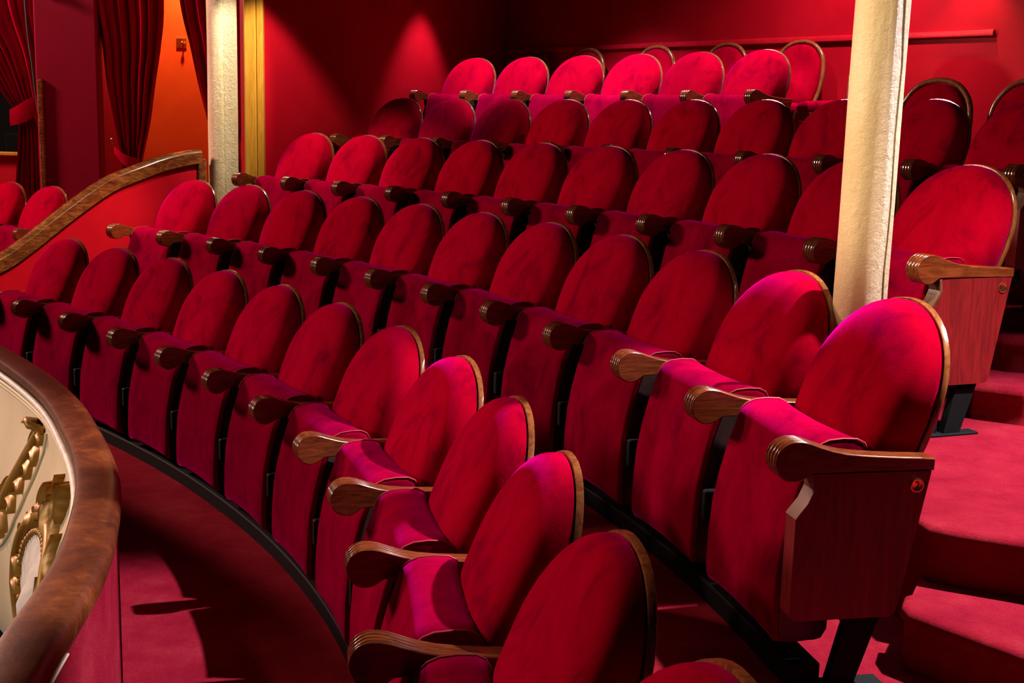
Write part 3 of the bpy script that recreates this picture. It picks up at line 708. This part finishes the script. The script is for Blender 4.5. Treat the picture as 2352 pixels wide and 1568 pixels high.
# corner post of the pier, half-height wooden strip
ps = empty('corner_guard', (-3.80, 9.93, .15)); tag(ps, 'thin wooden corner strip on the crimson pier right of the far left curtain', 'corner strip')
MB().box((-.005, .0, .83), (.045, .045, 1.66), 0, .01).build('strip', M_CAP, ps, 30)
cb = MB().tube(catmull([(-3.92, 9.96, 2.6), (-3.905, 9.96, 2.2), (-3.88, 9.97, 1.9), (-3.865, 9.97, 1.7), (-3.84, 9.98, 1.45), (-3.80, 9.98, 1.2), (-3.765, 9.98, .95), (-3.74, 9.98, .5)], 6), .008, 8).build('cable', M_CORD, None, 60)
tag(cb, 'thin dark cable hanging down beside the far left curtain', 'cable')
eq = empty('control_box', (-4.33, 10.95, .95)); tag(eq, 'black equipment box with white socket label seen through the far left opening', 'equipment')
MB().box((0, .1, .2), (.36, .3, .42), 0, .01).build('case', M_BLACK, eq, 30)
MB().box((.03, -.053, .33), (.125, .006, .085), 0, .001).build('label_panel', M_LABEL, eq, 30)
mb = MB()
for sx in (-.012, .028, .055): mb.box((sx, -.058, .33), (.018, .006, .045), 0, .001)
mb.build('socket', M_BLACK, eq, 30)
lf = empty('ceiling_lamp_bracket', (-3.72, 9.92, 2.44)); tag(lf, 'small dark red bracket fitting at the top edge on the crimson pier', 'bracket')
MB().box((0, -.0, .06), (.14, .05, .09), 0, .01).box((-.06, -.05, .07), (.05, .08, .05), 0, .01).build('fitting', M_REDMOULD, lf, 30)

# gilded relief on the balcony face
def leaf(mb, s_, d, ang_, L_, W_, rise=.012):
    """one curled acanthus leaf lying on the face; ang_ in the face plane (0 = along the rail, 90 = up)"""
    ds = 1.0
    rows = []
    seg = []
    i = int(s_); step = (rc[i + 1] - rc[i]).length
    for k in range(21):
        u = k / 20; wv = W_ * (math.sin(math.pi * (.04 + .96 * u)) ** .7) * (1 - .35 * u) * (1 + .28 * abs(math.sin(u * 3.5 * math.pi))) * .8; row_ = []
        for j in range(-3, 4):
            v = j / 3; a = math.radians(ang_) + .5 * u * u
            px = u * L_ * math.cos(a) - v * wv * math.sin(a); py = u * L_ * math.sin(a) + v * wv * math.cos(a)
            P_, n_ = facept(s_ + px / step, d - py)
            hgt = rise * (1 - v * v) ** .5 * (.5 + math.sin(math.pi * u)) + rise * 1.3 * u ** 4 + (rise * .5 if j == 0 else 0)
            row_.append(P_ + n_ * (hgt if abs(j) < 3 else -.004))
        rows.append(row_)
    mb.grid(rows)
def relief_path(pts, n=6): return [q.to_2d() for q in catmull([Vector((a, b, 0)) for a, b in pts], n)]
def on_face(pts, r_, lift=.6, n=8):
    P = [];
    for a, b in pts:
        p, n_ = facept(a, b); P.append(p + n_ * r_[0] * lift if isinstance(r_, list) else p + n_ * r_ * lift)
    return P
stem = relief_path([(55.9, .52), (55.4, .46), (54.8, .39), (54.35, .31), (54.05, .24), (53.8, .18), (53.5, .135)], 5)
gl = MB(); rs = [.013 + .012 * math.sin(math.pi * i / (len(stem) - 1)) for i in range(len(stem))]
gl.tube(on_face(stem, .014), rs, 8)
sc_ = [(53.35 + .42 * (1 - k / 22) * math.cos(k * .55) * 1.0, .125 - .040 * (1 - k / 22) * math.sin(k * .55)) for k in range(20)]
gl.tube(on_face(sc_, .016), [.014 - .0004 * k for k in range(20)], 8)
STEP = .112
for i in range(13):
    u = i / 12; q = stem[int(u * (len(stem) - 4))]; s_, d = q.x, q.y; a_ = 56 + (28 if i % 2 else -30) + 6 * math.sin(i * 2.3); l_ = .17 - .05 * u; w_ = .040 - .010 * u
    leaf(gl, s_, d, 180 - a_, l_, w_)
gl.build('gilded_acanthus_stem', M_GILT, br, 60)
# oval medallion with pale relief in a gilded wreath
mc = (48.4, .60); ma, mbb = 4.2, .33
ring = [(mc[0] + ma * math.cos(t), mc[1] + mbb * math.sin(t)) for t in [2 * math.pi * k / 72 for k in range(73)]]
ring = [(a, min(max(b, .14), .95)) for a, b in ring]
wr = MB(); wr.tube(on_face(ring, .02), .017, 8)
inner = [(mc[0] + (a - mc[0]) * .86, mc[1] + (b - mc[1]) * .86) for a, b in ring]
for i, (a, b) in enumerate(inner[:-1]):
    p, n_ = facept(a, b); wr.ball(p + n_ * .008, .011, 8, 5)
random.seed(3)
for i in range(0, 72, 3):
    t = 2 * math.pi * i / 72; a, b = mc[0] + ma * 1.05 * math.cos(t), mc[1] + mbb * 1.06 * math.sin(t)
    if .17 < b < .80: leaf(wr, a, b, math.degrees(math.atan2(math.cos(t), math.sin(t) * -1)) + 90 * (1 if i % 2 else .7), .12, .028, .014)
for (a, b, g_) in [(49.0, .27, 100), (48.4, .26, 60), (50.4, .28, 130), (49.6, .25, 90), (47.6, .27, 40), (51.2, .31, 150), (47.0, .22, 60), (46.6, .20, 80)]: leaf(wr, a, b + .03, g_, .13, .04, .02)
wr.build('gilded_wreath', M_GILT, br, 60)
md = MB(); rows = []
for q in [1, .9, .78, .64, .5, .36, .22, .1, .0]:
    row_ = []
    for k in range(48):
        t = 2 * math.pi * k / 48; a = mc[0] + ma * .84 * q * math.cos(t); b = min(max(mc[1] + mbb * .84 * q * math.sin(t),   .14), .95); p, n_ = facept(a, b)
        u, v = (a - mc[0]) / ma, (b - mc[1]) / mbb
        h_ = .004 + .045 * math.exp(-((u + .05) ** 2 + (v + .25) ** 2) / .07) + .035 * math.exp(-((u) ** 2 / .16 + (v - .45) ** 2 / .06)) + .006 * noise.noise(Vector((u * 5, v * 5, 0)))
        row_.append(p + n_ * h_)
    rows.append(row_)
md.grid(rows, True); md.build('medallion_relief', M_PALE, br, 60)
# raised fillet of the cream panel
fl_ = relief_path([(52.6, .115), (52.6, .16), (52.7, .24), (53.0, .33), (53.6, .43), (54.6, .53), (56.0, .62)], 6)
MB().tube(on_face(fl_, .004), .007, 6).build('panel_fillet', M_CREAM, br, 60)
